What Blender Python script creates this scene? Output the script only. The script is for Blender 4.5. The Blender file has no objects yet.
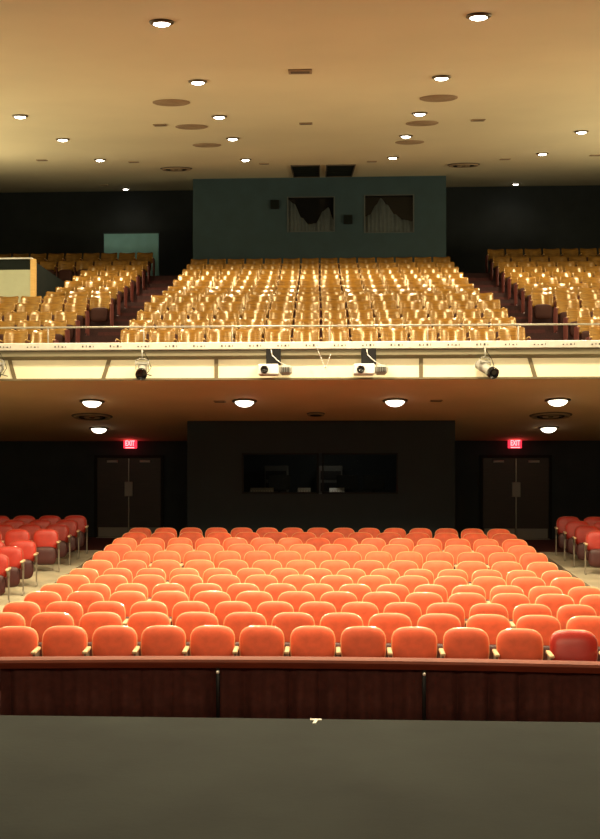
import bpy, math, random
from mathutils import Vector, Matrix
random.seed(7)
S = bpy.context.scene
C = S.collection

# ---------------------------------------------------------------- camera
EYE = 2.68
YAW = math.atan(51 / 1054)
cd = bpy.data.cameras.new('camera')
cam = bpy.data.objects.new('camera', cd); C.objects.link(cam)
cd.sensor_width = 36; cd.sensor_fit = 'AUTO'
cd.lens = 1054 / 839 * 36
cd.shift_x = 32 / 839; cd.shift_y = 40.5 / 839
cam.location = (0, 0, EYE)
cam.rotation_euler = (math.pi / 2, 0, YAW)
S.camera = cam

# ---------------------------------------------------------------- world, big lights, exposure
w = bpy.data.worlds.new('world'); S.world = w; w.use_nodes = True
w.node_tree.nodes['Background'].inputs[0].default_value = (1.0, 0.82, 0.58, 1)
w.node_tree.nodes['Background'].inputs[1].default_value = 0.06
S.view_settings.view_transform = 'Standard'
S.view_settings.look = 'None'
S.view_settings.gamma = 1
S.view_settings.exposure = 0.0
S.view_settings.use_curve_mapping = False
try: S.cycles.use_denoising = True
except Exception: pass
LAMP = (1.0, 0.80, 0.52)
P_MAIN, P_BALC, P_SOFF, P_FRONT_FILL, P_CEIL_FILL = 1600, 440, 42, 330, 1400

def lamp(name, kind, loc, energy, color, rot=(0, 0, 0), size=0.2, spot=None, blend=0.6, parent=None):
    d = bpy.data.lights.new(name, kind); d.energy = energy; d.color = color
    if kind == 'AREA': d.shape = 'RECTANGLE'; d.size = size[0]; d.size_y = size[1]
    else: d.shadow_soft_size = size
    if spot: d.spot_size = math.radians(spot); d.spot_blend = blend
    o = bpy.data.objects.new(name, d); C.objects.link(o)
    o.location = loc; o.rotation_euler = rot
    if parent: o.parent = parent
    return o
# added unseen fill light behind the camera, brightening the balcony front
lamp('front_fill_light', 'AREA', (0, -1.5, 6.4), P_FRONT_FILL, (1.0, 0.78, 0.48), (math.radians(80), 0, 0), (9, 0.8))
# added unseen fill lights along both side walls, brightening the ceiling
for s_ in (-1, 1):
    lamp('ceiling_fill_light', 'AREA', (s_ * 12.1, 16.5, 6.0), P_CEIL_FILL, (1.0, 0.83, 0.50), (math.radians(180 + 7), math.radians(-s_ * 56), 0), (0.5, 20))

# ---------------------------------------------------------------- materials
def mat(name, col, rough=0.6, metal=0.0, spec=0.5, coat=0.0, noise=0.0, nscale=20, bump=0.0, bscale=60, emit=None, estr=0.0, coatr=0.1):
    m = bpy.data.materials.new(name); m.use_nodes = True
    nt = m.node_tree; b = nt.nodes['Principled BSDF']
    b.inputs['Base Color'].default_value = (*col, 1)
    b.inputs['Roughness'].default_value = rough
    b.inputs['Metallic'].default_value = metal
    b.inputs['Specular IOR Level'].default_value = spec
    b.inputs['Coat Weight'].default_value = coat
    b.inputs['Coat Roughness'].default_value = coatr
    tc = nt.nodes.new('ShaderNodeTexCoord')
    if noise > 0:
        n = nt.nodes.new('ShaderNodeTexNoise'); n.inputs['Scale'].default_value = nscale; n.inputs['Detail'].default_value = 4
        nt.links.new(tc.outputs['Object'], n.inputs['Vector'])
        r = nt.nodes.new('ShaderNodeValToRGB')
        r.color_ramp.elements[0].position = 0.3; r.color_ramp.elements[1].position = 0.7
        r.color_ramp.elements[0].color = (*[c * (1 - noise) for c in col], 1)
        r.color_ramp.elements[1].color = (*[min(1, c * (1 + noise)) for c in col], 1)
        nt.links.new(n.outputs['Fac'], r.inputs['Fac']); nt.links.new(r.outputs['Color'], b.inputs['Base Color'])
    if bump > 0:
        n2 = nt.nodes.new('ShaderNodeTexNoise'); n2.inputs['Scale'].default_value = bscale; n2.inputs['Detail'].default_value = 3
        nt.links.new(tc.outputs['Object'], n2.inputs['Vector'])
        bp = nt.nodes.new('ShaderNodeBump'); bp.inputs['Strength'].default_value = bump; bp.inputs['Distance'].default_value = 0.01
        nt.links.new(n2.outputs['Fac'], bp.inputs['Height']); nt.links.new(bp.outputs['Normal'], b.inputs['Normal'])
    if emit:
        b.inputs['Emission Color'].default_value = (*emit, 1); b.inputs['Emission Strength'].default_value = estr
    return m
def wood_mat(name, c1, c2, scale=6, rough=0.3, coat=0.5, aniso=0.0):
    m = bpy.data.materials.new(name); m.use_nodes = True
    nt = m.node_tree; b = nt.nodes['Principled BSDF']
    tc = nt.nodes.new('ShaderNodeTexCoord'); mp = nt.nodes.new('ShaderNodeMapping')
    mp.inputs['Scale'].default_value = (1, 1, 12)
    n = nt.nodes.new('ShaderNodeTexNoise'); n.inputs['Scale'].default_value = scale; n.inputs['Detail'].default_value = 6
    oi = nt.nodes.new('ShaderNodeObjectInfo')
    ad = nt.nodes.new('ShaderNodeVectorMath'); ad.operation = 'ADD'
    r = nt.nodes.new('ShaderNodeValToRGB')
    r.color_ramp.elements[0].color = (*c1, 1); r.color_ramp.elements[1].color = (*c2, 1)
    r.color_ramp.elements[0].position = 0.25; r.color_ramp.elements[1].position = 0.75
    nt.links.new(tc.outputs['Object'], mp.inputs['Vector']); nt.links.new(mp.outputs['Vector'], ad.inputs[0])
    nt.links.new(oi.outputs['Random'], ad.inputs[1])
    nt.links.new(ad.outputs['Vector'], n.inputs['Vector']); nt.links.new(n.outputs['Fac'], r.inputs['Fac'])
    nt.links.new(r.outputs['Color'], b.inputs['Base Color'])
    b.inputs['Roughness'].default_value = rough; b.inputs['Coat Weight'].default_value = coat; b.inputs['Coat Roughness'].default_value = 0.15
    if aniso:
        b.inputs['Anisotropic'].default_value = aniso; b.inputs['Specular IOR Level'].default_value = 1.0; b.inputs['Specular Tint'].default_value = (1, .87, .55, 1)
        tg = nt.nodes.new('ShaderNodeCombineXYZ'); tg.inputs[2].default_value = 1.0
        nt.links.new(tg.outputs[0], b.inputs['Tangent'])
    return m
def fabric_mat(name, c, var=0.12, rough=0.55, sheen=0.3, coat=0.0):
    """upholstery, each seat very slightly different, mottled by wear"""
    m = mat(name, c, rough, 0, 0.4, coat, var, 9, 0.25, 160, coatr=0.25)
    nt = m.node_tree; b = nt.nodes['Principled BSDF']
    b.inputs['Sheen Weight'].default_value = sheen; b.inputs['Sheen Tint'].default_value = (1, .6, .4, 1)
    src = b.inputs['Base Color'].links[0].from_socket
    oi = nt.nodes.new('ShaderNodeObjectInfo'); mr = nt.nodes.new('ShaderNodeMapRange')
    mr.inputs['To Min'].default_value = 0.86; mr.inputs['To Max'].default_value = 1.12
    hs = nt.nodes.new('ShaderNodeHueSaturation')
    nt.links.new(oi.outputs['Random'], mr.inputs['Value']); nt.links.new(mr.outputs['Result'], hs.inputs['Value'])
    nt.links.new(src, hs.inputs['Color']); nt.links.new(hs.outputs['Color'], b.inputs['Base Color'])
    return m

M = dict(
    ceiling=mat('ceiling_plaster', (0.69, 0.625, 0.42), 0.9, noise=0.04, nscale=0.5, bump=0.05, bscale=3),
    soffit=mat('soffit_plaster', (0.62, 0.44, 0.24), 0.85, noise=0.05, nscale=0.7),
    dark_wall=mat('dark_green_black_paint', (0.016, 0.022, 0.025), 0.85, noise=0.15, nscale=2),
    booth_dark=mat('booth_black_paint', (0.0075, 0.014, 0.017), 0.8, noise=0.12, nscale=2),
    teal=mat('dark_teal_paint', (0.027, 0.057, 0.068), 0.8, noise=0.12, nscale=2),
    teal_lit=mat('teal_paint_lit', (0.22, 0.50, 0.62), 0.7, noise=0.08, nscale=3),  # lit copy of the booth's teal, its brightness put into the colour
    stage=mat('stage_paint', (0.022, 0.027, 0.023), 0.85, spec=0.12, noise=0.22, nscale=1.6, bump=0.1, bscale=30),
    concrete=mat('concrete_floor', (0.42, 0.38, 0.26), 0.75, noise=0.2, nscale=2),
    carpet=mat('dark_red_carpet', (0.085, 0.016, 0.012), 0.95, noise=0.25, nscale=30),
    balc_floor=mat('balcony_carpet', (0.03, 0.009, 0.007), 0.95, noise=0.25, nscale=25),
    cream=mat('cream_paint', (0.86, 0.83, 0.60), 0.6, noise=0.03, nscale=2),
    ledge=mat('white_ledge', (0.56, 0.55, 0.49), 0.5, noise=0.08, nscale=8),
    olive=mat('olive_ledge_shade', (0.20, 0.18, 0.11), 0.7),  # dark olive stands in for the shade cast by the ledge overhang
    strip=mat('brown_joint', (0.15, 0.12, 0.06), 0.7),
    steel=mat('brushed_steel', (0.34, 0.32, 0.27), 0.45, 0.8),
    pale_metal=mat('painted_metal', (0.26, 0.23, 0.17), 0.5, 0.3),
    black=mat('black_metal', (0.010, 0.010, 0.010), 0.75, spec=0.2),
    rack_grey=mat('rack_grey', (0.06, 0.06, 0.055), 0.7),
    grey_mark=mat('grey_mark', (0.04, 0.04, 0.035), 0.7),
    white=mat('white_plastic', (0.75, 0.75, 0.72), 0.4),
    grey=mat('grey_plastic', (0.3, 0.3, 0.26), 0.5),
    lens=mat('dark_lens', (0.008, 0.008, 0.008), 0.1),
    brown_vent=mat('brown_vent', (0.30, 0.21, 0.12), 0.8),
    dark_vent=mat('dark_vent', (0.09, 0.065, 0.04), 0.8),
    slot=mat('slot_dark', (0.008, 0.011, 0.009), 0.9, spec=.1),
    rim=mat('lamp_rim', (0.12, 0.09, 0.05), 0.4, 0.6),
    bulb=mat('glowing_lens', (1, 1, 1), 0.4, emit=(1.0, 0.93, 0.80), estr=26),
    bulb_big=mat('glowing_soffit_lens', (1, 1, 1), 0.4, emit=(1.0, 0.90, 0.70), estr=5),
    orange=fabric_mat('orange_upholstery', (0.78, 0.12, 0.045)),
    red=fabric_mat('red_upholstery', (0.36, 0.020, 0.008), 0.12, 0.45, 0.0, 0.08),
    red_leather=fabric_mat('glossy_red_vinyl', (0.50, 0.028, 0.018), 0.06, 0.3, 0.1, 0.6),
    piping=mat('pale_back_rim', (0.92, 0.46, 0.22), 0.25, coat=0.6),
    red_rim=mat('dull_red_back_rim', (0.30, 0.045, 0.02), 0.4, coat=0.3),
    maroon=mat('maroon_seat_pan', (0.06, 0.012, 0.010), 0.5),
    arm=mat('cream_armrest', (0.80, 0.62, 0.36), 0.3, coat=0.5),
    ply=wood_mat('golden_plywood', (0.095, 0.040, 0.006), (0.27, 0.13, 0.019), 5, 0.27, 0.0, 0.85),
    brown_seat=mat('dark_brown_seat', (0.035, 0.010, 0.006), 0.7, spec=.2, noise=0.1, nscale=6),
    step_carpet=mat('step_carpet', (0.055, 0.012, 0.009), 0.95, noise=.2),
    end_red=mat('dark_red_end_panel', (0.10, 0.017, 0.010), 0.5),
    rail_wood=wood_mat('pit_rail_wood', (0.12, 0.020, 0.005), (0.20, 0.036, 0.008), 3, 0.7, 0.0),
    curtain=mat('maroon_curtain', (0.085, 0.024, 0.018), 0.9, noise=0.2, nscale=14, bump=0.2, bscale=120),
    door=wood_mat('dark_brown_door', (0.018, 0.010, 0.007), (0.03, 0.016, 0.011), 2, 0.5, 0.1),
    plate=mat('dull_steel', (0.25, 0.24, 0.21), 0.5, 0.3),
    exit_box=mat('exit_red', (0.5, 0.01, 0.02), 0.5, emit=(1.0, 0.03, 0.06), estr=1.6),
    exit_txt=mat('exit_letters', (1, 0.5, 0.5), 0.5, emit=(1.0, 0.42, 0.45), estr=1.6),
    swag=mat('grey_booth_curtain', (0.075, 0.09, 0.09), 0.9, noise=0.1, nscale=10),
    frame_grey=mat('grey_frame', (0.08, 0.09, 0.085), 0.6),
    tape=mat('white_tape', (0.85, 0.82, 0.72), 0.6),
    cream_panel=mat('pale_green_panel', (0.34, 0.36, 0.24), 0.7, noise=0.05, nscale=4),
    gold_wood=wood_mat('yellow_wood', (0.50, 0.30, 0.08), (0.62, 0.40, 0.13), 4, 0.4, 0.3),
)
g = bpy.data.materials.new('booth_glass'); g.use_nodes = True
gb = g.node_tree.nodes['Principled BSDF']; gb.inputs['Base Color'].default_value = (0.75, 0.8, 0.78, 1)
gb.inputs['Roughness'].default_value = 0.02; gb.inputs['Transmission Weight'].default_value = 1.0; gb.inputs['IOR'].default_value = 1.1
M['glass'] = g

# ---------------------------------------------------------------- mesh helpers
class MB:
    def __init__(s): s.v = []; s.f = []; s.sm = []
    def add(s, v, f, smooth=False):
        n = len(s.v); s.v += [tuple(p) for p in v]; s.f += [tuple(i + n for i in q) for q in f]; s.sm += [smooth] * len(f); return s
    def box(s, x0, x1, y0, y1, z0, z1):
        v = [(x, y, z) for z in (z0, z1) for y in (y0, y1) for x in (x0, x1)]
        return s.add(v, [(0, 2, 3, 1), (4, 5, 7, 6), (0, 1, 5, 4), (2, 6, 7, 3), (0, 4, 6, 2), (1, 3, 7, 5)])
    def bbox(s, x0, x1, y0, y1, z0, z1, b=0.01):
        """box with chamfered edges"""
        xs, ys, zs = (x0, x1), (y0, y1), (z0, z1); v = []; idx = {}
        for i in (0, 1):
            for j in (0, 1):
                for k in (0, 1):
                    sx, sy, sz = (1 - 2 * i) * b, (1 - 2 * j) * b, (1 - 2 * k) * b
                    idx[i, j, k, 0] = len(v); v.append((xs[i], ys[j] + sy, zs[k] + sz))
                    idx[i, j, k, 1] = len(v); v.append((xs[i] + sx, ys[j], zs[k] + sz))
                    idx[i, j, k, 2] = len(v); v.append((xs[i] + sx, ys[j] + sy, zs[k]))
        f = []
        for i in (0, 1): f.append([idx[i, 0, 0, 0], idx[i, 1, 0, 0], idx[i, 1, 1, 0], idx[i, 0, 1, 0]][::(-1 if i == 0 else 1)])
        for j in (0, 1): f.append([idx[0, j, 0, 1], idx[1, j, 0, 1], idx[1, j, 1, 1], idx[0, j, 1, 1]][::(1 if j == 0 else -1)])
        for k in (0, 1): f.append([idx[0, 0, k, 2], idx[1, 0, k, 2], idx[1, 1, k, 2], idx[0, 1, k, 2]][::(-1 if k == 0 else 1)])
        for j in (0, 1):
            for k in (0, 1): f.append([idx[0, j, k, 1], idx[1, j, k, 1], idx[1, j, k, 2], idx[0, j, k, 2]])
        for i in (0, 1):
            for k in (0, 1): f.append([idx[i, 0, k, 0], idx[i, 1, k, 0], idx[i, 1, k, 2], idx[i, 0, k, 2]])
        for i in (0, 1):
            for j in (0, 1): f.append([idx[i, j, 0, 0], idx[i, j, 1, 0], idx[i, j, 1, 1], idx[i, j, 0, 1]])
        for i in (0, 1):
            for j in (0, 1):
                for k in (0, 1): f.append([idx[i, j, k, 0], idx[i, j, k, 1], idx[i, j, k, 2]])
        return s.add(v, f)
    def tube(s, a, b, r0, r1=None, n=10, smooth=True):
        a = Vector(a); b = Vector(b); r1 = r0 if r1 is None else r1
        d = (b - a).normalized(); u = d.orthogonal().normalized(); w_ = d.cross(u)
        v = []
        for p, r in ((a, r0), (b, r1)):
            for i in range(n):
                t = 2 * math.pi * i / n; v.append(p + u * (r * math.cos(t)) + w_ * (r * math.sin(t)))
        s.add(v, [(i, (i + 1) % n, n + (i + 1) % n, n + i) for i in range(n)], smooth)
        s.add(v, [tuple(range(n))[::-1], tuple(range(n, 2 * n))])
        return s
    def path(s, pts, r, n=8):
        for a, b in zip(pts, pts[1:]): s.tube(a, b, r, n=n)
        return s
    def lathe(s, prof, n=24, c=(0, 0, 0), smooth=True):
        v = []
        for r, z in prof:
            for i in range(n):
                t = 2 * math.pi * i / n; v.append((c[0] + r * math.cos(t), c[1] + r * math.sin(t), c[2] + z))
        f = []
        for k in range(len(prof) - 1):
            for i in range(n):
                j = (i + 1) % n; f.append((k * n + i, k * n + j, (k + 1) * n + j, (k + 1) * n + i))
        f += [tuple(range(n))[::-1], tuple(range((len(prof) - 1) * n, len(prof) * n))]
        return s.add(v, f, smooth)
    def xform(s, m):
        s.v = [tuple(m @ Vector(p)) for p in s.v]; return s
    def mesh(s, name, m):
        me = bpy.data.meshes.new(name); me.from_pydata(s.v, [], s.f)
        me.polygons.foreach_set('use_smooth', s.sm)
        me.materials.append(M[m] if isinstance(m, str) else m)
        import bmesh
        bm = bmesh.new(); bm.from_mesh(me); bmesh.ops.remove_doubles(bm, verts=bm.verts, dist=1e-5)
        bmesh.ops.recalc_face_normals(bm, faces=bm.faces); bm.to_mesh(me); bm.free()
        return me
    def build(s, name, m, parent=None, loc=None, rot=None):
        return link(name, s.mesh(name, m), parent, loc, rot)
def link(name, me, parent=None, loc=None, rot=None):
    o = bpy.data.objects.new(name, me); C.objects.link(o)
    if parent: o.parent = parent
    if loc: o.location = loc
    if rot: o.rotation_euler = rot
    return o
def tag(o, label, cat, group=None):
    o['label'] = label; o['category'] = cat
    if group: o['group'] = group
    return o
def thing(name, label, cat, loc=(0, 0, 0), rotz=0, group=None, rot=None):
    o = bpy.data.objects.new(name, None); C.objects.link(o)
    o.location = loc; o.rotation_euler = rot or (0, 0, rotz); o.empty_display_size = 0.1
    return tag(o, label, cat, group)
def struct(name, mb, m, parent=None, label=None):
    o = mb.build(name, m, parent)
    if not parent: o['kind'] = 'structure'
    if label: o['label'] = label
    return o
def px_x(X, Y):
    d = -X * math.sin(YAW) + Y * math.cos(YAW)
    return 268 + 1054 * (X * math.cos(YAW) + Y * math.sin(YAW)) / d
ORD = ['zeroth', 'first', 'second', 'third', 'fourth', 'fifth', 'sixth', 'seventh', 'eighth', 'ninth', 'tenth', 'eleventh', 'twelfth', 'thirteenth', 'fourteenth', 'fifteenth', 'sixteenth']

# ---------------------------------------------------------------- structure: stage, main floor
HW = 12.5
struct('floor_stage', MB().box(-HW, HW, -5, 6.64, 0.95, 1.05), 'stage', label='dark grey-green painted stage floor')
struct('wall_stage_front', MB().box(-HW, HW, 6.5, 6.60, -0.05, 0.95), 'booth_dark')
FZ = [0.0, 0.02, 0.03, 0.05, 0.05, 0.08, 0.09, 0.14, 0.215, 0.27, 0.32, 0.37, 0.405]
PROF = [(6.6, -0.03), (10.9, 0.0)] + [(11.6 + .9 * k, z) for k, z in enumerate(FZ)] + [(28.3, 0.61)]
def centre_z(y):
    for (a, za), (b, zb) in zip(PROF, PROF[1:]):
        if y <= b: return za + (zb - za) * (y - a) / (b - a)
    return PROF[-1][1]
def side_z(y): return 0.30 + 0.056 * (y - 17.4)
def sheet(x0, x1, nx, y0, y1, ny, fz, bend=80.0):
    mb = MB(); v = []
    for j in range(ny + 1):
        for i in range(nx + 1):
            x = x0 + (x1 - x0) * i / nx; y = y0 + (y1 - y0) * j / ny
            v.append((x, y, fz(y + x * x / bend)))
    f = [(j * (nx + 1) + i, j * (nx + 1) + i + 1, (j + 1) * (nx + 1) + i + 1, (j + 1) * (nx + 1) + i) for j in range(ny) for i in range(nx)]
    return mb.add(v, f)
struct('floor', sheet(-HW, HW, 20, 6.6, 28.3, 60, centre_z), 'carpet', label='dark red carpeted floor of the stalls')
def raised(x0, x1):
    y0, y1 = 13.0, 23.75; mb = MB(); nx, ny = 8, 24; top = []; 
    def row(y): return [(x0 + (x1 - x0) * i / nx, y - (x0 + (x1 - x0) * i / nx) ** 2 / 80, side_z(y)) for i in range(nx + 1)]
    for j in range(ny + 1): top += row(y0 + (y1 - y0) * j / ny)
    n = nx + 1
    mb.add(top, [(j * n + i, j * n + i + 1, (j + 1) * n + i + 1, (j + 1) * n + i) for j in range(ny) for i in range(nx)])
    for col in (0, nx):
        a = [top[j * n + col] for j in range(ny + 1)]; b = [(p[0], p[1], -0.1) for p in a]
        mb.add(a + b, [(k, k + 1, ny + 2 + k, ny + 1 + k) for k in range(ny)])
    for r in (0, ny):
        a = [top[r * n + i] for i in range(n)]; b = [(p[0], p[1], -0.1) for p in a]
        mb.add(a + b, [(k, k + 1, n + k + 1, n + k) for k in range(nx)])
    return mb
def raised_box(x0, x1):
    mb = raised(x0, x1); return mb
struct('floor_side_left', raised(-HW, -4.86), 'concrete', label='raised pale concrete floor under the left seats')
struct('floor_side_right', raised(4.86, HW), 'concrete', label='raised pale concrete floor under the right seats')
for s_, nm in ((-1, 'trim_1'), (1, 'trim_2')):
    mb = MB(); ys = [13 + i * 0.5 for i in range(22)]
    for a, b in zip(ys, ys[1:]):
        X = 4.86; xa, xb = sorted((s_ * (X - 0.012), s_ * (X + 0.05)))
        v = []
        for y in (a, b):
            yy = y - X * X / 80
            for x in (xa, xb):
                for dz in (0.002, -0.05): v.append((x, yy, side_z(y) + dz + 0.012))
        mb.add(v, [(0, 2, 6, 4), (1, 5, 7, 3), (0, 4, 5, 1), (2, 3, 7, 6)])
    struct(nm, mb, 'concrete', label='pale nosing along the kerb of the raised side floor')

# walls
def wallbox(name, *a, m='dark_wall', label=None): return struct(name, MB().box(*a), m, label=label)
wallbox('wall_left', -HW - .2, -HW, 5, 36.2, -0.1, 13)
wallbox('wall_right', HW, HW + .2, 5, 36.2, -0.1, 13)
wallbox('wall_back_lower', -HW, HW, 28.0, 28.2, -0.1, 3.3, label='dark back wall under the balcony')
wallbox('wall_back_upper', -HW, HW, 36.0, 36.2, 7.9, 13, label='dark back wall of the balcony')

# under balcony soffit and balcony slab
SOF = lambda y: 4.15 - 0.1075 * (y - 19.05)
mb = MB(); x0, x1 = -HW, HW
v = [(x0, 19.10, SOF(19.05)), (x1, 19.10, SOF(19.05)), (x1, 28.2, SOF(28.2)), (x0, 28.2, SOF(28.2)),
     (x0, 19.10, SOF(19.05) + .12), (x1, 19.10, SOF(19.05) + .12), (x1, 28.2, SOF(28.2) + .12), (x0, 28.2, SOF(28.2) + .12)]
mb.add(v, [(0, 1, 2, 3), (4, 5, 6, 7), (0, 1, 5, 4), (2, 3, 7, 6), (0, 3, 7, 4), (1, 2, 6, 5)])
struct('ceiling_under_balcony', mb, 'soffit', label='brown plaster ceiling under the balcony')
# main ceiling
CE = lambda y: 5.78 + 0.171 * y
mb = MB(); v = []
for y in (4.5, 36.2):
    for x in (-HW, HW):
        for d in (0, 0.15): v.append((x, y, CE(y) + d))
mb.add(v, [(0, 2, 6, 4), (1, 5, 7, 3), (0, 1, 3, 2), (4, 6, 7, 5), (0, 4, 5, 1), (2, 3, 7, 6)])
struct('ceiling', mb, 'ceiling', label='warm plaster ceiling rising over the balcony')

# balcony steps
TOPY = [330, 320, 311, 302, 295, 290.5, 286, 279.5, 274.5, 269, 264, 258.7, 251.5]
BY = [20.8 + .945 * k for k in range(13)]
BT = [EYE + (460 - t) * y / 1054 - 0.775 for t, y in zip(TOPY, BY)]   # tread heights
mb = MB(); prev = 19.12; prof = []
for k in range(13):
    yf = 19.12 if k == 0 else BY[k] - 0.40
    yb = (BY[k + 1] - 0.40) if k < 12 else 36.1
    prof += [(yf, BT[k]), (yb, BT[k])]
v = [(x, y, z) for y, z in prof for x in (-HW, HW)]
n = len(prof)
mb.add(v, [(2 * i, 2 * i + 1, 2 * i + 3, 2 * i + 2) for i in range(n - 1)])
struct('floor_balcony', mb, 'balc_floor', label='dark carpeted stepped floor of the balcony')
mb = MB()
for s_ in (-1, 1):
    for k in range(1, 13):
        xa, xb = sorted((s_ * 3.92, s_ * 5.05)); h = (BT[k] - BT[k - 1]) / 2
        mb.box(xa, xb, BY[k] - 0.72, BY[k] - 0.40, BT[k - 1] - 0.01, BT[k - 1] + h)
struct('floor_aisle_steps', mb, 'step_carpet', label='dark red carpeted steps in the balcony aisles')

# balcony front
struct('wall_balcony_front', MB().box(-HW, HW, 19.05, 19.14, 4.15, 4.70), 'cream', label='bright cream balcony front')
ledge = struct('trim_3', MB().bbox(-HW, HW, 18.88, 19.22, 4.665, 4.80, 0.012), 'ledge', label='white ledge capping the balcony front')
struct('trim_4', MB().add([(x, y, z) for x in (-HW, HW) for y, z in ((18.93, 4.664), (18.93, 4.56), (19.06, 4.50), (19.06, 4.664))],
       [(0, 1, 5, 4), (1, 2, 6, 5), (2, 3, 7, 6), (0, 4, 7, 3), (0, 3, 2, 1), (4, 5, 6, 7)]), 'olive', label='olive lip painted as the shade under the ledge')
x = -6.3; i = 0
while x < 6.4:
    mb = MB()
    for dx, w_ in ((0, .035), (.07, .02), (.13, .045), (.2, .015)):
        mb.box(x + dx, x + dx + w_ * .7, 18.872, 18.884, 4.715, 4.735 + random.uniform(0, .02))
    mb.build('socket', 'grey_mark', ledge); x += 0.505
# brown joints in the cream front: some upright, some leaning
for n_, (xt, xb) in enumerate([(-5.67, -5.56), (-3.80, -3.93), (-1.86, -1.86), (1.83, 1.83), (3.74, 3.86)]):
    w_ = 0.035
    struct('trim_%d' % (5 + n_), MB().add([(xt - w_, 19.03, 4.56), (xt + w_, 19.03, 4.56), (xb + w_, 19.03, 4.155), (xb - w_, 19.03, 4.155),
        (xt - w_, 19.06, 4.56), (xt + w_, 19.06, 4.56), (xb + w_, 19.06, 4.155), (xb - w_, 19.06, 4.155)],
        [(0, 1, 2, 3), (4, 7, 6, 5), (0, 3, 7, 4), (1, 5, 6, 2), (0, 4, 5, 1), (3, 2, 6, 7)]), 'strip', label='brown joint strip on the cream balcony front')
struct('trim_10', MB().box(-HW, HW, 19.0, 19.07, 4.13, 4.165), 'strip')
# rail
rl = thing('safety_rail', 'thin pale metal safety rail on posts above the white balcony ledge', 'rail', (0, 19.15, 4.80))
MB().tube((-HW + .05, 0, .315), (HW - .05, 0, .315), 0.018).build('top_rail', 'steel', rl)
for i in range(13):
    X = -11.9 + 1.72 * i + 0.05 * ((i * 7) % 3)
    if abs(X) < 12: MB().tube((X, 0, 0), (X, 0, .31), 0.013).build('post', 'steel', rl)

# ---------------------------------------------------------------- lower control booth (under balcony)
yb = 24.3; bx0, bx1 = -3.05, 3.11
wx0, wx1, wz0, wz1, wm = -1.78, 1.81, 1.90, 2.84, 0.03
zt = SOF(24.3)
mb = MB()
mb.box(bx0, wx0, yb, yb + .12, 0.1, zt); mb.box(wx1, bx1, yb, yb + .12, 0.1, zt)
mb.box(wx0, wx1, yb, yb + .12, 0.1, wz0); mb.box(wx0, wx1, yb, yb + .12, wz1, zt)
mb.box(bx0, bx0 + .12, yb + .12, 28, 0.1, SOF(28)); mb.box(bx1 - .12, bx1, yb + .12, 28, 0.1, SOF(28))
struct('wall_booth_lower', mb, 'booth_dark', label='dark projecting booth wall behind the stalls')
for i, (a, b) in enumerate([(wx0, wm - .04), (wm + .04, wx1)]):
    mb = MB(); t = .04
    mb.box(a, b, yb - .02, yb + .06, wz1 - t, wz1); mb.box(a, b, yb - .02, yb + .06, wz0, wz0 + t)
    mb.box(a, a + t, yb - .02, yb + .06, wz0, wz1); mb.box(b - t, b, yb - .02, yb + .06, wz0, wz1)
    wn = struct('window_%d' % (i + 1), mb, 'black', label='%s wide booth window behind the stalls' % ('left', 'right')[i])
    MB().box(a + t, b - t, yb + .015, yb + .021, wz0 + t, wz1 - t).build('pane', 'glass', wn)
struct('floor_booth', MB().box(bx0 + .13, bx1 - .13, yb + .13, 27.9, 0.72, 0.78), 'booth_dark')
dk = thing('control_desk', 'long dim desk running behind the booth windows', 'desk', (0.02, 24.95, 0.78))
MB().bbox(-2.3, 2.3, -.35, .35, 1.02, 1.07, .005).build('desk_top', 'grey', dk)
for X in (-2.2, 0, 2.2): MB().box(X - .03, X + .03, -.3, .3, 0, 1.02).build('leg', 'black', dk)
def console(x, w_, label):
    t = thing('mixing_console', label, 'console', (x, 24.85, 1.85), 0, 'consoles on the booth desk')
    v = []
    for X in (-w_ / 2, w_ / 2): v += [(X, -.22, 0), (X, .2, 0), (X, .2, .17), (X, -.22, .06)]
    MB().add(v, [(0, 3, 2, 1), (4, 5, 6, 7), (0, 1, 5, 4), (1, 2, 6, 5), (2, 3, 7, 6), (3, 0, 4, 7)]).build('body', 'grey', t)
    mb = MB()
    for i in range(int(w_ / .06)): mb.box(-w_ / 2 + .03 + i * .06, -w_ / 2 + .05 + i * .06, -.12, -.08, .08, .115)
    mb.build('faders', 'white', t)
console(-1.35, .55, 'grey mixing console at the left end of the left booth window')
console(-.35, .30, 'small grey console near the middle mullion in the left booth window')
console(.42, .35, 'small grey console beside the mullion in the right booth window')
def monitor(x, label):
    t = thing('monitor', label, 'monitor', (x, 25.22, 1.85), 0, 'monitors on the booth desk')
    MB().bbox(-.26, .26, -.02, .02, .12, .47, .005).build('screen', 'lens', t)
    MB().box(-.03, .03, -.01, .01, 0, .14).build('stand', 'black', t)
    MB().bbox(-.12, .12, -.08, .08, 0, .015, .003).build('base', 'black', t)
monitor(-.95, 'dark monitor standing behind the left booth window')
monitor(.68, 'dark monitor just right of the mullion in the booth window')
monitor(1.3, 'dark monitor toward the right end of the right booth window')
for x, l in ((-.72, 'white papers left on the desk behind the left booth window'), (1.2, 'white papers left on the desk behind the right booth window'), (1.65, 'white papers at the far right end of the booth desk')):
    tag(MB().bbox(-.13, .13, -.1, .1, 0, .03, .003).build('paper_stack', 'white', None, (x, 24.75, 1.85), (0, 0, .2)), l, 'papers', 'papers on the booth desk')
for x, l in ((-1.1, 'tall grey equipment rack at the back of the left booth window'), (.3, 'tall grey equipment rack at the back of the right booth window')):
    t = thing('equipment_rack', l, 'rack', (x, 27.3, .78), 0, 'racks at the back of the booth')
    MB().bbox(-.3, .3, -.3, .3, 0, 1.75, .01).build('cabinet_body', 'rack_grey', t)
    for k in range(5): MB().box(-.26, .26, -.32, -.3, .2 + .3 * k, .42 + .3 * k).build('rack_unit', 'black', t)

lamp('booth_fill_light', 'POINT', (.3, 26.0, 3.0), 9, (1, .9, .75), size=.15)  # unseen fill lamp, added to lift the dark booth interior
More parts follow.
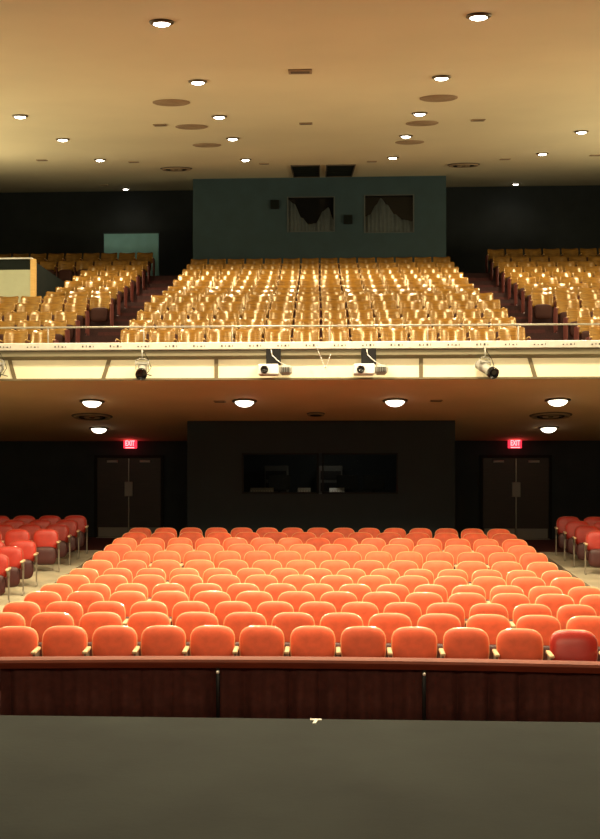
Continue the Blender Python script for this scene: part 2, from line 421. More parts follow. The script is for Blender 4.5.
# ---------------------------------------------------------------- upper projection booth
ux0, ux1, uy = -3.84, 3.83, 32.0
U = [(-0.97, 0.48, 9.60, 10.67), (1.36, 2.87, 9.55, 10.70)]
mb = MB(); zb = BT[12] - .02; zt = CE(uy)
mb.box(ux0, U[0][0], uy, uy + .12, zb, zt); mb.box(U[0][1], U[1][0], uy, uy + .12, zb, zt); mb.box(U[1][1], ux1, uy, uy + .12, zb, zt)
for a, b, c, d in U:
    mb.box(a, b, uy, uy + .12, zb, c); mb.box(a, b, uy, uy + .12, d, zt)
mb.box(ux0, ux0 + .12, uy + .12, 36, zb, CE(36)); mb.box(ux1 - .12, ux1, uy + .12, 36, zb, CE(36))
struct('wall_booth_upper', mb, 'teal', label='dark teal projection booth wall at the back of the balcony')
for i, (a, b, c, d) in enumerate(U):
    mb = MB(); t = .035
    mb.box(a, a + t, uy - .03, uy + .05, c, d); mb.box(b - t, b, uy - .03, uy + .05, c, d)
    mb.box(a + t, b - t, uy - .02, uy + .05, c, c + t * .6); mb.box(a + t, b - t, uy - .02, uy + .05, d - t * .6, d)
    wn = struct('window_%d' % (i + 3), mb, 'frame_grey', label='curtained projection booth window')
    MB().box(a + t, b - t, uy + .10, uy + .105, c, d).build('pane', 'lens', wn)
    # tied curtain: low edge scooped by dark gap, pleated
    W = b - a - 2 * t; H = d - c; nx = 60; v = []
    def topline(u):
        if i == 0:
            pts = [(0, .95), (.12, .85), (.3, .42), (.45, .22), (.6, .25), (.78, .62), (.88, .72), (1, .35)]
        else:
            pts = [(0, .45), (.1, .5), (.22, .75), (.33, .95), (.45, .78), (.62, .5), (.8, .35), (1, .3)]
        for (p, q), (r_, s_) in zip(pts, pts[1:]):
            if u <= r_: 
                k = (u - p) / (r_ - p); k = k * k * (3 - 2 * k); return q + (s_ - q) * k
        return pts[-1][1]
    for j in range(nx + 1):
        u = j / nx; X = a + t + W * u; yy = uy + .06 + .018 * math.sin(u * 75)
        v += [(X, yy, c + .02), (X, yy + .006 * math.cos(u * 40), c + .02 + topline(u) * (H - .05)), (X, yy + .01, c + .02), (X, yy + .012, c + .02 + topline(u) * (H - .05))]
    f = []
    for j in range(nx):
        p, q = 4 * j, 4 * j + 4
        f += [(p, q, q + 1, p + 1), (p + 2, p + 3, q + 3, q + 2), (p + 1, q + 1, q + 3, p + 3)]
    tag(MB().add(v, f, True).build('window_curtain', 'swag'), ['grey swagged curtain in the left projection booth window', 'grey peaked curtain in the right projection booth window'][i], 'curtain', 'curtains in the projection booth')
for x, z, l in ((-1.34, 10.43, 'small dark speaker box on the booth wall left of both windows'), (.88, 9.95, 'small dark speaker box between the two booth windows')):
    t = thing('wall_speaker', l, 'speaker', (x, uy, z), 0, 'speaker boxes on the booth wall')
    MB().bbox(-.13, .13, -.1, -.001, -.13, .13, .01).build('cabinet_body', 'black', t)
    MB().box(-.11, .11, -.108, -.1, -.11, .11).build('grille', 'slot', t)
# ceiling slots ahead of the booth
def on_ceiling(x, y): return (x, y, CE(y))
TILT = math.atan(0.171)
for x0_, x1_, l in ((-.74, .0, 'left dark square ceiling opening in front of the projection booth'), (.22, .96, 'right dark square ceiling opening in front of the projection booth')):
    t = thing('ceiling_slot', l, 'vent', on_ceiling((x0_ + x1_) / 2, 30.1), 0, 'dark ceiling openings by the booth', rot=(TILT, 0, 0))
    w_ = (x1_ - x0_) / 2; h_ = 1.6
    MB().box(-w_, w_, -h_, h_, -.012, .0).build('opening', 'slot', t)
    mb = MB()
    mb.box(-w_ - .03, -w_, -h_, h_, -.03, 0); mb.box(w_, w_ + .03, -h_, h_, -.03, 0); mb.box(-w_ - .03, w_ + .03, -h_ - .03, -h_, -.03, 0); mb.box(-w_ - .03, w_ + .03, h_, h_ + .03, -.03, 0)
    mb.build('frame', 'dark_vent', t)
    for k in range(5): MB().box(-w_, w_, -h_ + .5 + k * .55, -h_ + .53 + k * .55, -.022, -.012).build('louvre', 'slot', t)

# teal partition and left enclosure on the balcony
pt = thing('partition_screen', 'low brightly lit teal partition screen behind the left balcony seats', 'partition', (-5.98, 33.4, BT[12]))
MB().bbox(-.88, .88, -.04, .04, 0, 9.9 - BT[12], .008).build('screen_panel', 'teal_lit', pt)
MB().box(-.9, .9, -.05, .05, 9.9 - BT[12], 9.93 - BT[12]).build('top_cap', 'teal', pt)
en = thing('stairwell_enclosure', 'pale green panelled stairwell enclosure with dark band among left balcony seats', 'enclosure', (-6.93, 25.12, BT[4]))
eh = 7.56 - BT[4]
MB().box(-5.4, -.02, 0, .06, 0.0, eh - .29).build('front_panel', 'cream_panel', en)
MB().box(-5.4, -.02, .02, .08, eh - .29, eh - .03).build('upper_band', 'slot', en)
MB().box(-5.4, .02, -.03, .12, eh - .03, eh).build('top_cap', 'ledge', en)
MB().box(-.02, .10, -.02, .10, .36, eh - .03).build('end_board', 'gold_wood', en)
MB().box(-.06, -.0, .12, 4.8, 0.3, eh - .03).build('side_panel', 'slot', en)

# ---------------------------------------------------------------- doors under the balcony and EXIT signs
def door_pair(n_, xc, flip, side):
    z0, z1 = 0.60, 2.74; hw = .86
    mb = MB(); t = .07
    mb.box(xc - hw - t, xc - hw, 27.9, 28, z0, z1 + t); mb.box(xc + hw, xc + hw + t, 27.9, 28, z0, z1 + t); mb.box(xc - hw, xc + hw, 27.9, 28, z1, z1 + t)
    d = struct('door_%d' % n_, mb, 'black', label='dark double exit door under the %s side of the balcony' % side)
    for s_ in (-1, 1):
        a, b = sorted((xc + s_ * .012, xc + s_ * (hw - .005)))
        MB().bbox(a, b, 27.93, 27.985, z0 + .01, z1 - .005, .004).build('door_leaf', 'door', d)
        c = xc + s_ * (.44 if flip == 0 else .46)
        MB().bbox(c - .14, c + .14, 27.86, 27.93, z1 - .13, z1 - .07, .006).build('door_closer', 'plate', d)
    MB().box(xc - .012, xc + .012, 27.90, 27.93, z0 + .02, z1 - .02).build('centre_post', 'steel', d)
    MB().bbox(xc - .11, xc + .11, 27.87, 27.93, 1.71, 2.10, .01).build('lock_plate', 'plate', d)
    for s_ in (-1, 1):
        a, b = sorted((xc + s_ * .03, xc + s_ * (hw - .04)))
        MB().box(a, b, 27.915, 27.93, z0 + .03, z0 + .28).build('kick_plate', 'plate', d)
    MB().box(xc - hw, xc + hw, 27.78, 27.95, centre_z(27.9) - .0, z0 + .02).build('threshold', 'steel', d)
door_pair(1, -5.07, 0, 'left'); door_pair(2, 5.16, 1, 'right')
def exit_sign(x, label):
    t = thing('exit_sign', label, 'exit sign', (x + (.05 if x < 0 else -.01), 27.9, 3.12), 0, 'exit signs over the doors')
    MB().bbox(-.17, .17, -.04, .1, -.13, .13, .01).build('sign_box', 'exit_box', t)
    cu = bpy.data.curves.new('exit_text', 'FONT'); cu.body = 'EXIT'; cu.size = .17; cu.align_x = 'CENTER'; cu.align_y = 'CENTER'; cu.extrude = .003; cu.offset = .004
    o = bpy.data.objects.new('tmp', cu); C.objects.link(o); bpy.context.view_layer.update()
    me = bpy.data.meshes.new_from_object(o.evaluated_get(bpy.context.evaluated_depsgraph_get())); bpy.data.objects.remove(o)
    me.materials.clear(); me.materials.append(M['exit_txt'])
    q = link('lettering', me, t, (0, -.044, 0), (math.pi / 2, 0, 0)); q.scale = (.72, 1.15, 1)
    MB().box(-.12, .12, -.046, -.041, -.125, -.10).build('light_slot', 'exit_txt', t)
    lamp('exit_glow', 'POINT', (0, -.22, -.02), 1.2, (1, .05, .06), size=.08, parent=t)
exit_sign(-5.08, 'glowing red exit sign above the left double door')
exit_sign(5.14, 'glowing red exit sign above the right double door')

# ---------------------------------------------------------------- downlights
def downlight(x, y, z, r, tilt, label, group, power, bulb, spot=160, rot_lamp=0.0, drop=.045):
    t = thing('downlight', label, 'ceiling light', (x, y, z), 0, group, rot=(tilt, 0, 0))
    MB().lathe([(r * 1.0, -.001), (r * 1.28, -.001), (r * 1.28, -.018), (r * 1.0, -.03)], 28).build('trim_ring', 'rim', t)
    prof = [(r * .98, -.002)] + [(r * .98 * math.cos(a), -.01 - drop * math.sin(a)) for a in [k * math.pi / 12 for k in range(6)]] + [(.004, -.01 - drop)]
    MB().lathe(prof, 28).build('lamp_lens', bulb, t)
    if power > 0:
        lamp('downlight_beam', 'SPOT', (0, 0, -drop - .05), power, LAMP, (-tilt + rot_lamp, 0, 0), r * .8, spot, .7, t)
GC = 'recessed downlights in the main ceiling'
LC = ['nearest', 'second', 'third', 'fourth', 'farthest']
for k, y in enumerate((12.53, 16.3, 19.82, 22.91, 26.95)):
    for s_, nm in ((-1, 'left'), (1, 'right')):
        ln = {0: 'nearest', 1: 'second nearest', 2: 'third nearest', 3: 'fourth nearest', 4: 'farthest'}[k]
        downlight(1.88 * s_, y, CE(y), .115, TILT, 'glowing round downlight, %s in the %s inner line of the main ceiling' % (ln, nm), GC, P_MAIN if k < 2 else P_BALC * (2.0 if k == 4 else 1), 'bulb')
for s_, nm in ((-1, 'left'), (1, 'right')):
    for k, y in enumerate((19.38, 22.65, 26.55)):
        if s_ == 1 and k == 0: continue
        ln = ['nearest', 'middle', 'farthest'][k] if s_ < 0 else ['', 'nearer', 'farther'][k]
        downlight(5.56 * s_, y, CE(y), .115, TILT, 'glowing round downlight, %s in the outer line on the %s of the ceiling' % (ln, nm), GC, P_BALC * (1.9 if k == 2 else 1), 'bulb')
    downlight(6.46 * s_, 35.0, CE(35.0), .10, TILT, 'small downlight by the back wall, %s side of the balcony' % nm, GC, 12, 'bulb')
# house downlights outside the picture keep the rhythm of the ceiling
for x, y in ((5.56, 19.38), (-5.56, 15.9), (5.56, 15.9), (-5.56, 12.1), (5.56, 12.1), (-1.88, 8.8), (1.88, 8.8)):
    l_ = {(5.56, 19.38): 'round downlight just beyond the right edge of the picture over the balcony front', (-5.56, 15.9): 'round downlight over the left stalls, out of the picture', (5.56, 15.9): 'round downlight over the right stalls, out of the picture',
          (-5.56, 12.1): 'round downlight over the front left stalls, out of the picture', (5.56, 12.1): 'round downlight over the front right stalls, out of the picture', (-1.88, 8.8): 'round downlight over the pit, left, out of the picture', (1.88, 8.8): 'round downlight over the pit, right, out of the picture'}[(x, y)]
    downlight(x, y, CE(y), .115, TILT, l_, GC, P_MAIN * (.4 if y > 15 else .35) if y > 10 else P_MAIN * .1, 'bulb')
ST = -math.atan(.1075)
GS = 'round downlights under the balcony'
for x, l in ((-4.66, 'leftmost in the front line'), (-1.52, 'left of centre in the front line'), (1.54, 'right of centre in the front line'), (4.8, 'rightmost in the front line')):
    downlight(x, 21.47, SOF(21.47), .20, ST, 'bright round light under the balcony, ' + l, GS, P_SOFF * (.35 if abs(x) > 3 else 1), 'bulb_big', 140, drop=.12)
for x, l in ((-5.36, 'left'), (5.48, 'right')):
    downlight(x, 25.48, SOF(25.48), .19, ST, 'bright round light near the %s exit door under the balcony' % l, GS, P_SOFF * .12, 'bulb_big', 140, drop=.12)

# ceiling discs (speakers, air diffusers)
def disc(x, y, z, r, tilt, label, group, m='brown_vent', rings=3):
    t = thing('ceiling_speaker' if m == 'brown_vent' else 'air_diffuser', label, 'speaker' if m == 'brown_vent' else 'vent', (x, y, z), 0, group, rot=(tilt, 0, 0))
    MB().lathe([(r, 0), (r, -.012), (r * .95, -.018), (.01, -.02)], 36, smooth=False).build('face_plate', m, t)
    for k in range(rings):
        q = r * (.9 - .26 * k); MB().lathe([(q, -.015), (q, -.024 if m == 'brown_vent' else -.05), (q - .02, -.024 if m == 'brown_vent' else -.05), (q - .02, -.015)], 36).build('ring', m if m != 'dark_vent' else 'brown_vent' if k % 2 == 0 else 'slot', t)
for s_, nm in ((-1, 'left'), (1, 'right')):
    for k, y in enumerate((18.2, 21.1, 24.0)):
        x = {-1: -2.56, 1: 2.05}[s_]
        disc(x, y, CE(y), .325, TILT, 'flat brown ceiling disc, %s of three on the %s' % (['nearest', 'middle', 'farthest'][k], nm), 'brown discs on the main ceiling')
    disc(3.93 * s_, 28.9, CE(28.9), .44, TILT, 'dark ringed air diffuser on the ceiling %s of the projection booth' % nm, 'air diffusers on the main ceiling', 'dark_vent', 4)
    disc(5.1 * s_, 23.5, SOF(23.5), .46, ST, 'dark ringed air diffuser under the %s side of the balcony' % nm, 'air diffusers under the balcony', 'dark_vent', 4)
disc(-.07, 23.2, SOF(23.2), .2, ST, 'small dark diffuser in the middle of the under-balcony ceiling', 'air diffusers under the balcony', 'dark_vent', 2)
# small flush plates
def plate(x, y, w_, d_, label, zf=CE, tilt=TILT, m='brown_vent', grp='small plates on the ceilings'):
    t = thing('ceiling_plate', label, 'plate', (x, y, zf(y)), 0, grp, rot=(tilt, 0, 0))
    MB().bbox(-w_, w_, -d_, d_, -.02, 0, .004).build('cover', m, t)
    MB().box(-w_ * .8, w_ * .8, -d_ * .5, d_ * .5, -.024, -.02).build('grille', 'dark_vent', t)
plate(-.28, 15.66, .175, .15, 'small brown rectangular vent in the middle of the front ceiling', grp='brown vents')
for x, y, l in ((-3.15, 20.8, 'small flat plate left of the middle brown disc on the left'), (3.11, 20.8, 'small flat plate right of the middle brown disc on the right'), (-7.04, 26.5, 'small flat plate at the far left of the ceiling'),
                (-4.81, 27.2, 'small flat plate beside the farthest left outer downlight'), (-1.46, 28.0, 'small flat plate left of the dark ceiling openings'), (1.39, 27.8, 'small flat plate right of the dark ceiling openings'),
                (-6.9, 33.6, 'small flat plate above the teal partition'), (4.84, 27.7, 'small flat plate beside the farthest right outer downlight'), (7.0, 27.1, 'small flat plate at the far right of the ceiling'), (-.26, 20.9, 'small flat plate on the ceiling centre line')):
    plate(x, y, .13, .10, l)
for x, y, l in ((-2.03, 21.52, 'small plate left of centre under the balcony'), (2.37, 21.5, 'small plate right of centre under the balcony')):
    plate(x, y, .12, .08, l, SOF, ST)

# made-up housings around the added side-wall and front fill lights
for s_, nm in ((-1, 'left'), (1, 'right')):
    t = thing('ceiling_fill_trough', 'added pale trough for ceiling fill light on the %s side wall, beyond the frame' % nm, 'light trough', (s_ * 12.1, 16.5, 6.0), 0, None, rot=(math.radians(187), math.radians(-s_ * 56), 0))
    MB().box(-.27, .27, -10.05, 10.05, .03, .07).build('trough_back', 'grey', t)
    MB().box(-.29, -.27, -10.05, 10.05, -.03, .07).box(.27, .29, -10.05, 10.05, -.03, .07).build('lip', 'grey', t)
    MB().box(-.05, .05, -9.8, 9.8, .07, .20).build('bracket', 'grey', t)
t = thing('front_fill_housing', 'added black housing of the unseen front fill light behind the viewer', 'light batten', (0, -1.5, 6.4), 0, None, rot=(math.radians(80), 0, 0))
MB().box(-4.55, 4.55, -.44, .44, .03, .10).build('housing', 'black', t)
MB().box(-4.55, 4.55, .42, .44, -.06, .03).box(-4.55, 4.55, -.44, -.42, -.06, .03).build('flap', 'black', t)

# ---------------------------------------------------------------- fixtures on the balcony front
def spotlight(x, yaw, label, big=1.0):
    t = thing('stage_spotlight', label, 'spotlight', (x, 18.78, 4.66), 0, 'stage spotlights hanging from the balcony front')
    MB().tube((0, .12, -.02), (0, 0, -.02), .012).tube((0, 0, 0), (0, 0, -.17), .014).build('hanger', 'grey', t)
    my = MB(); my.path([(-.11, 0, -.36), (-.115, 0, -.2), (-.05, 0, -.165), (.05, 0, -.165), (.115, 0, -.2), (.11, 0, -.36)], .009, 6)
    my.build('yoke', 'grey', t, None, (0, 0, yaw))
    R = Matrix.Rotation(yaw, 4, 'Z') @ Matrix.Rotation(math.radians(24), 4, 'X')
    T = Matrix.Translation((0, 0, -.36))
    # lamp axis towards -Y
    def along(mb): return mb.xform(T @ R @ Matrix.Rotation(math.radians(90), 4, 'X'))
    along(MB().lathe([(.04, -.24), (.085, -.20), (.085, -.02), (.07, 0), (.075, .14), (.1, .16), (.1, .26), (.094, .262)], 20)).build('lamp_barrel', 'grey', t)
    along(MB().lathe([(.103, .2), (.103, .28), (.095, .28), (.09, .266), (.01, .266)], 20)).build('lens_hood', 'lens', t)
    along(MB().box(-.10, .10, .09, .11, -.12, -.02)).build('rear_fin', 'grey', t)
    along(MB().tube((.0, -.08, -.05), (.16, -.14, -.08), .008)).build('handle', 'black', t)
    MB().path([(.03, .05, -.04), (.12, .02, -.2), (.16, .02, -.32), (.08, .06, -.42)], .006, 6).build('cable', 'black', t)
spotlight(-3.17, .1, 'stage spotlight with black lens hanging left of the balcony centre')
spotlight(2.93, .5, 'grey stage spotlight angled right, hanging right of the balcony centre')
spotlight(-5.80, .1, 'stage spotlight cut by the left edge of the picture on the balcony front')
def projector(x, label):
    t = thing('projector', label, 'projector', (x, 18.72, 4.66), 0, 'white projectors under black brackets')
    b = MB(); b.bbox(-.13, .13, -.02, .14, -.28, 0, .006).build('bracket', 'black', t)
    MB().path([(-.04, -.03, -.02), (-.02, -.035, -.12), (.06, -.04, -.2), (.14, -.03, -.26), (.24, 0, -.31)], .008, 6).build('cable', 'white', t)
    bd = MB().bbox(-.27, .10, -.16, .2, -.475, -.285, .02).build('body', 'white', t)
    MB().lathe([(.068, 0), (.068, .09), (.05, .09), (.045, .07), (.01, .07)], 18).build('lens', 'lens', bd, (-.15, -.155, -.39), (math.pi / 2, 0, 0))
    v = MB().bbox(.11, .33, -.12, .16, -.465, -.30, .04).build('lamp_housing', 'grey', t)
    mb = MB()
    for k in range(5): mb.box(.15 + k * .03, .165 + k * .03, -.13, -.115, -.43, -.34)
    mb.build('vent_grille', 'black', v)
projector(-.81, 'white projector under a black bracket, left of the balcony centre')
projector(.88, 'white projector under a black bracket, right of the balcony centre')
tag(MB().path([(-.05 + .02 * i, 18.86 - .01 * (i % 2), 4.72 - .05 * i if i < 8 else 4.32 + .05 * (i - 8)) for i in range(14)], .006, 6).build('loose_cable', 'white'),
    'thin pale cable looping down the middle of the balcony front', 'cable')

# ---------------------------------------------------------------- pit rail, posts, curtains
RY = lambda x: 10.4 - x * x / 62
rail = thing('pit_rail', 'curved red-brown wooden rail in front of the first seat row', 'rail', (0, 10.4, 0))
xs = [-5.2 + .26 * i for i in range(41)]
sec = [(-.06, .68), (-.075, .715), (-.082, .74), (-.07, .765), (-.03, .778), (.05, .778), (.08, .755), (.07, .68)]
v = []
for x in xs:
    for dy, z in sec: v.append((x, RY(x) - 10.4 + dy, z - .045))
n = len(sec); f = [(k * n + i, k * n + (i + 1) % n, (k + 1) * n + (i + 1) % n, (k + 1) * n + i) for k in range(len(xs) - 1) for i in range(n)]
MB().add(v, f + [tuple(range(n)), tuple(range((len(xs) - 1) * n, len(xs) * n))], False).build('rail_cap', 'rail_wood', rail)
PX = [-5.19, -3.14, -.99, 1.02, 3.07, 5.12]
for X in PX:
    p = MB().tube((X, RY(X) - 10.4 - .078, 0), (X, RY(X) - 10.4 - .078, .634), .02).build('post', 'black', rail)
    MB().lathe([(.001, 0), (.014, .002), (.016, .014), (.008, .026), (.001, .028)], 12, (X, RY(X) - 10.4 - .105, .59)).build('post_cap', 'tape', p)
names = ['cut by the left edge', 'between the first two posts from the left', 'between the two middle posts', 'right of the rightmost post seen', 'out past the right edge']
for i, (a, b) in enumerate(zip(PX, PX[1:])):
    a += .004; b -= .004; nx = 200; v = []
    seed = random.uniform(0, 6)
    for j in range(nx + 1):
        u = j / nx; x = a + (b - a) * u
        fold = .075 * (1 - abs(math.sin(x * 8 + seed + .9 * math.sin(x * 3.7)))) ** 1.6 - .03 + .016 * math.sin(x * 41 + seed)
        for z, k in ((.01, 1.15), (.3, 1.0), (.55, .7), (.632, .35)):
            v.append((x, RY(x) + .03 + fold * k, z))
    f = [(j * 4 + k, (j + 1) * 4 + k, (j + 1) * 4 + k + 1, j * 4 + k + 1) for j in range(nx) for k in range(3)]
    o = MB().add(v, f, True).build('pit_curtain', 'curtain')
    sd = o.modifiers.new('cloth', 'SOLIDIFY'); sd.thickness = .006
    tag(o, 'pleated maroon curtain under the pit rail, ' + names[i], 'curtain', 'curtains under the pit rail')
tm = thing('floor_marker', 'small white tape mark shaped like a T at the stage edge', 'tape', (-.02, 6.60, 1.05))
MB().box(-.036, .036, .0, .03, 0, .005).build('crossbar', 'tape', tm)
MB().add([(-.008, 0, .0), (.012, 0, 0), (.0, -.08, 0), (-.02, -.08, 0), (-.008, 0, .005), (.012, 0, .005), (.0, -.08, .005), (-.02, -.08, .005)],
         [(0, 3, 2, 1), (4, 5, 6, 7), (0, 1, 5, 4), (1, 2, 6, 5), (2, 3, 7, 6), (3, 0, 4, 7)]).build('stem', 'tape', tm)

# ---------------------------------------------------------------- upholstered seat meshes
def cushion(w_, h, front, back, nr=7, ns=36, taper=.06, ex=3.4, exb=4.0):
    """closed pillow in the x-z plane centred on z=h/2; bulges to -Y"""
    v = []; f = []
    def pt(r, a, side):
        c, s = math.cos(a), math.sin(a); e = ex
        k = (abs(c) ** e + abs(s) ** e) ** (-1 / e)
        x = c * k * r * w_ / 2; z = s * k * r * h / 2
        x *= 1 - taper * (.5 - z / h)
        d = (1 - r ** exb) ** .5 if r < 1 else 0
        return (x, (-front * d if side else back * d), h / 2 + z)
    rings = [i / nr for i in range(1, nr)] + [.93 + .0 * 1, .98, 1.0]
    rings = sorted(set(rings))
    v.append((0, -front, h / 2)); base = 1
    for r in rings:
        for i in range(ns): v.append(pt(r, 2 * math.pi * i / ns, True))
    for i in range(ns): f.append((0, base + (i + 1) % ns, base + i))
    for k in range(len(rings) - 1):
        for i in range(ns):
            j = (i + 1) % ns; f.append((base + k * ns + i, base + k * ns + j, base + (k + 1) * ns + j, base + (k + 1) * ns + i))
    last = base + (len(rings) - 1) * ns; b2 = len(v)
    for r in (.9, .5):
        for i in range(ns): v.append(pt(r, 2 * math.pi * i / ns, False))
    v.append((0, back, h / 2))
    for i in range(ns):
        j = (i + 1) % ns; f += [(last + i, last + j, b2 + j, b2 + i), (b2 + i, b2 + j, b2 + ns + j, b2 + ns + i), (b2 + ns + i, b2 + ns + j, len(v) - 1)]
    return MB().add(v, f, True)
REC = Matrix.Translation((0, .10, .398)) @ Matrix.Rotation(math.radians(-13), 4, 'X')
def slab(w_, h, y0, y1, ex=3.4, taper=.06, ns=36, z_off=0):
    v = []
    for (y, s_) in ((y0, .97), (y0 + .006, 1), (y1 - .006, 1), (y1, .97)):
        for i in range(ns):
            a = 2 * math.pi * i / ns; c, s = math.cos(a), math.sin(a); k = (abs(c) ** ex + abs(s) ** ex) ** (-1 / ex)
            x = c * k * w_ / 2 * s_; z = s * k * h / 2 * s_; x *= 1 - taper * (.5 - z / h)
            v.append((x, y, h / 2 + z + z_off))
    f = [(q * ns + i, q * ns + (i + 1) % ns, (q + 1) * ns + (i + 1) % ns, (q + 1) * ns + i) for q in range(3) for i in range(ns)]
    f += [tuple(range(ns)), tuple(range(3 * ns, 4 * ns))]
    return MB().add(v, f, False)
BW = .50
seat_back_mb = lambda: cushion(BW, .435, .055, .01).xform(REC)
me_back_o = seat_back_mb().mesh('backrest', 'orange')
me_back_r = seat_back_mb().mesh('backrest', 'red')
me_back_l = cushion(.52, .435, .065, .01).xform(REC).mesh('backrest', 'red_leather')
me_shell_r = slab(.52, .455, -.004, .03, z_off=-.01).xform(REC).mesh('back_shell', 'red_rim')
me_shell = slab(BW + .014, .453, -.004, .03, z_off=-.012).xform(REC).mesh('back_shell', 'piping')
PAN = Matrix.Translation((0, -.02, .14)) @ Matrix.Rotation(math.radians(-8), 4, 'X')
me_pan = cushion(.46, .36, .06, .02, ex=4).xform(PAN).mesh('seat', 'maroon')
me_arm = MB().bbox(-.026, .026, -.20, .12, .575, .61, .009).mesh('armrest', 'arm')
def leg_mesh():
    mb = MB(); t = .011
    pts = [(-.06, 0), (.10, 0), (.10, .04), (.045, .08), (.05, .42), (.11, .575), (-.17, .575), (-.15, .54), (-.015, .45), (-.01, .08), (-.06, .03)]
    n = len(pts); v = [(-t, y, z) for y, z in pts] + [(t, y, z) for y, z in pts]
    mb.add(v, [(i, (i + 1) % n, n + (i + 1) % n, n + i) for i in range(n)] + [tuple(range(n))[::-1], tuple(range(n, 2 * n))])
    return mb
me_leg = leg_mesh().mesh('leg', 'pale_metal')

def make_seat(x, y, z, rz, pitch, last, kind, label, group, name='theatre_seat', sx=1.0):
    t = thing(name, label, 'theatre seat', (x, y, z), rz, group)
    bk = link('backrest', {'o': me_back_o, 'r': me_back_r, 'l': me_back_l}[kind], t)
    sh = link('back_shell', me_shell_r if kind == 'r' else me_shell, t); pn = link('seat', me_pan, t)
    for q in (bk, sh, pn): q.scale = (sx, 1, 1)
    for s_ in ([-1] if not last else [-1, 1]):
        link('armrest', me_arm, t, (s_ * pitch / 2, 0, 0)); link('leg', me_leg, t, (s_ * pitch / 2, 0, 0))
    return t
n_seats = 0
ROW1 = [-3.36, -2.82, -2.27, -1.73, -1.185, -.635, -.07, .49, 1.05, 1.615, 2.19, 2.76]
for k in range(13):
    Y0 = 11.6 + .9 * k; odd = (k % 2 == 0)
    n = 15 if odd else 14; pitch = .541 if odd else .577
    if k == 0: pitch = .558
    c0 = -.02 if k else .0
    cs = [c0 + (i - (n - 1) / 2) * pitch for i in range(n)]
    if k == 0: cs = ROW1
    vis = [X for X in cs if -18 < px_x(X, Y0) < 618]
    for j, X in enumerate(vis):
        y = Y0 - X * X / (60 if k == 0 else 80); rz = math.atan(-X / 40)
        rowname = 'front row' if k == 0 else ('back row' if k == 12 else ORD[k + 1] + ' row from front')
        kind = 'o'; lab = 'orange padded seat, %s from left in the %s, centre stalls' % (ORD[j + 1], rowname)
        grp = 'seats of the centre stalls, ' + rowname
        if k == 0 and j == len(vis) - 1:
            kind = 'l'; lab = 'glossy dark red seat at the right end of the front row'
        make_seat(X, y, centre_z(Y0), rz, pitch, j == len(vis) - 1, kind, lab, grp, sx=(pitch / .55))
        n_seats += 1
# side blocks
SR = [17.4, 18.25, 19.1, 20.75, 21.65, 22.45, 23.25]
for s_, nm in ((-1, 'left'), (1, 'right')):
    for k, Y0 in enumerate(SR):
        cs = [5.10 + .26 + .545 * i for i in range(6)]
        vis = [c for c in cs if -20 < px_x(s_ * c, Y0) < 620]
        for j, c in enumerate(vis):
            X = s_ * c; y = Y0 - X * X / 80
            r = len(SR) - k
            rowname = 'back row' if r == 1 else ORD[r] + ' row from back'
            last = (j == 0) if s_ < 0 else (j == len(vis) - 1)
            lab = 'dark red padded seat, %s from aisle in the %s, %s stalls block' % (ORD[j + 1], rowname, nm)
            make_seat(X, y, side_z(Y0), math.atan(-X / 40), .545, last, 'r', lab, 'seats of the %s stalls block' % nm)

# ---------------------------------------------------------------- balcony seats
def ply(w_, h, sag, t=.014, nx=14, nz=5):
    """moulded plywood back, concave to the front, rolled slightly backwards at its top"""
    v = []
    for side in (0, 1):
        for k in range(nz + 1):
            for i in range(nx + 1):
                u = i / nx * 2 - 1; q = k / nz
                x = u * w_ / 2; y = -sag * u * u + .035 * q * q + side * t
                corner = max(0, abs(u) - .86) / .14
                z = h * q
                if k == nz: z -= .03 * corner ** 2
                if k == 0: z += .03 * corner ** 2
                v.append((x, y, z))
    n = nx + 1; m = n * (nz + 1); f = []
    for k in range(nz):
        for i in range(nx):
            a = k * n + i; f.append((a, a + 1, a + n + 1, a + n)); f.append((m + a, m + a + n, m + a + n + 1, m + a + 1))
    for i in range(nx): f.append((i, m + i, m + i + 1, i + 1)); a = nz * n + i; f.append((a, a + 1, m + a + 1, m + a))
    for k in range(nz): a = k * n; f.append((a, a + n, m + a + n, m + a)); a = k * n + nx; f.append((a, m + a, m + a + n, a + n))
    return MB().add(v, f, True)
me_ply = ply(.50, .40, .075).xform(Matrix.Translation((0, .08, .43)) @ Matrix.Rotation(math.radians(-12), 4, 'X')).mesh('backrest', 'ply')
me_bseat = cushion(.44, .36, .05, .02, ex=4).xform(Matrix.Translation((0, -.03, .16)) @ Matrix.Rotation(math.radians(-6), 4, 'X')).mesh('seat', 'brown_seat')
me_barm = MB().bbox(-.022, .022, -.18, .08, .575, .60, .008).mesh('armrest', 'gold_wood')
me_bleg = leg_mesh().mesh('leg', 'end_red')
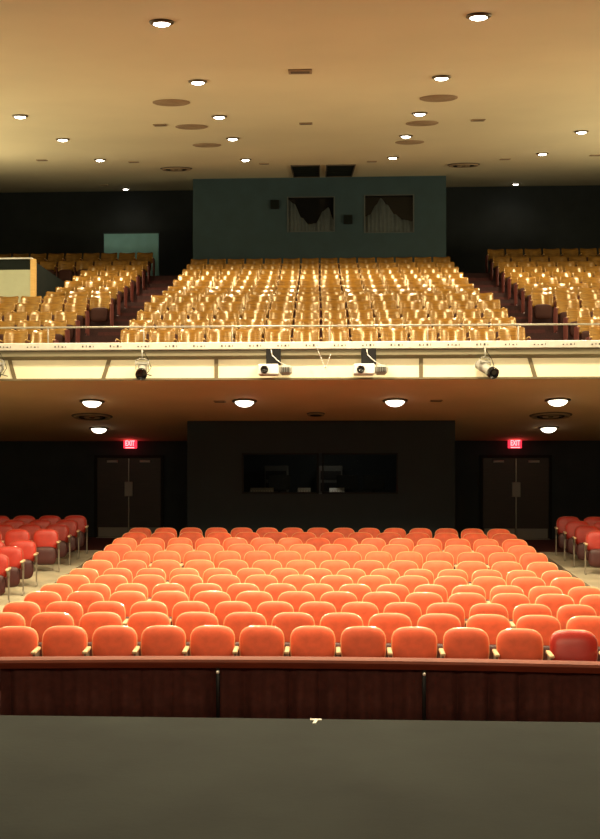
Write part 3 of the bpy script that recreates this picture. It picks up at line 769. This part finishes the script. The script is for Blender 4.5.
def end_panel():
    pts = [(-.20, .08), (-.20, .56), (-.1, .60), (.10, .60), (.14, .42), (.10, .04)]; t = .012
    n = len(pts); v = [(-t, y, z) for y, z in pts] + [(t, y, z) for y, z in pts]
    return MB().add(v, [(i, (i + 1) % n, n + (i + 1) % n, n + i) for i in range(n)] + [tuple(range(n))[::-1], tuple(range(n, 2 * n))])
me_end = end_panel().mesh('end_panel', 'end_red')
def balcony_seat(x, y, z, pitch, last, ends, label, group):
    t = thing('balcony_seat', label, 'theatre seat', (x, y, z), 0, group)
    link('backrest', me_ply, t).scale = (pitch / BP, 1, 1); link('seat', me_bseat, t)
    for s_ in ([-1] if not last else [-1, 1]):
        link('armrest', me_barm, t, (s_ * pitch / 2, 0, 0)); link('leg', me_bleg, t, (s_ * pitch / 2, 0, 0))
    for s_ in ends: link('end_panel', me_end, t, (s_ * (pitch / 2 + .022), 0, 0))
    return t
nb = 0
BP = .553

for k in range(12):
    rowname = 'front row' if k == 0 else ('back row' if k == 11 else ORD[k + 1] + ' row up')
    n = 14; bp = .575 if k < 5 else BP
    for i in range(n):
        X = (.04 if k < 5 else .02) + (i - 6.5) * bp
        ends = [-1] if i == 0 else ([1] if i == n - 1 else [])
        balcony_seat(X, BY[k], BT[k], bp, i == n - 1, ends, 'golden plywood-backed seat, %s from left in the %s, balcony centre block' % (ORD[i + 1], rowname), 'seats of the balcony centre block'); nb += 1
for s_, nm in ((-1, 'left'), (1, 'right')):
    for k in range(13):
        e = 5.25 if k < 4 else (4.88 if k == 4 else 5.08)
        rowname = 'front row' if k == 0 else ('back row' if k == 12 else ORD[k + 1] + ' row up')
        cs = [e + BP / 2 + BP * i for i in range(12)]
        vis = [c for c in cs if -12 < px_x(s_ * c, BY[k]) < 612 and not (s_ < 0 and 5 <= k <= 10 and c > 6.55)]
        if s_ < 0 and k in (2, 3): pass
        for j, c in enumerate(vis):
            last = (j == 0) if s_ < 0 else (j == len(vis) - 1)
            ends = [-s_] if j == 0 else []
            balcony_seat(s_ * c, BY[k], BT[k], BP, last, ends, 'golden plywood-backed seat, %s from aisle in the %s, balcony %s block' % (ORD[j + 1], rowname, nm), 'seats of the balcony %s block' % nm); nb += 1
print('seats', n_seats, nb)
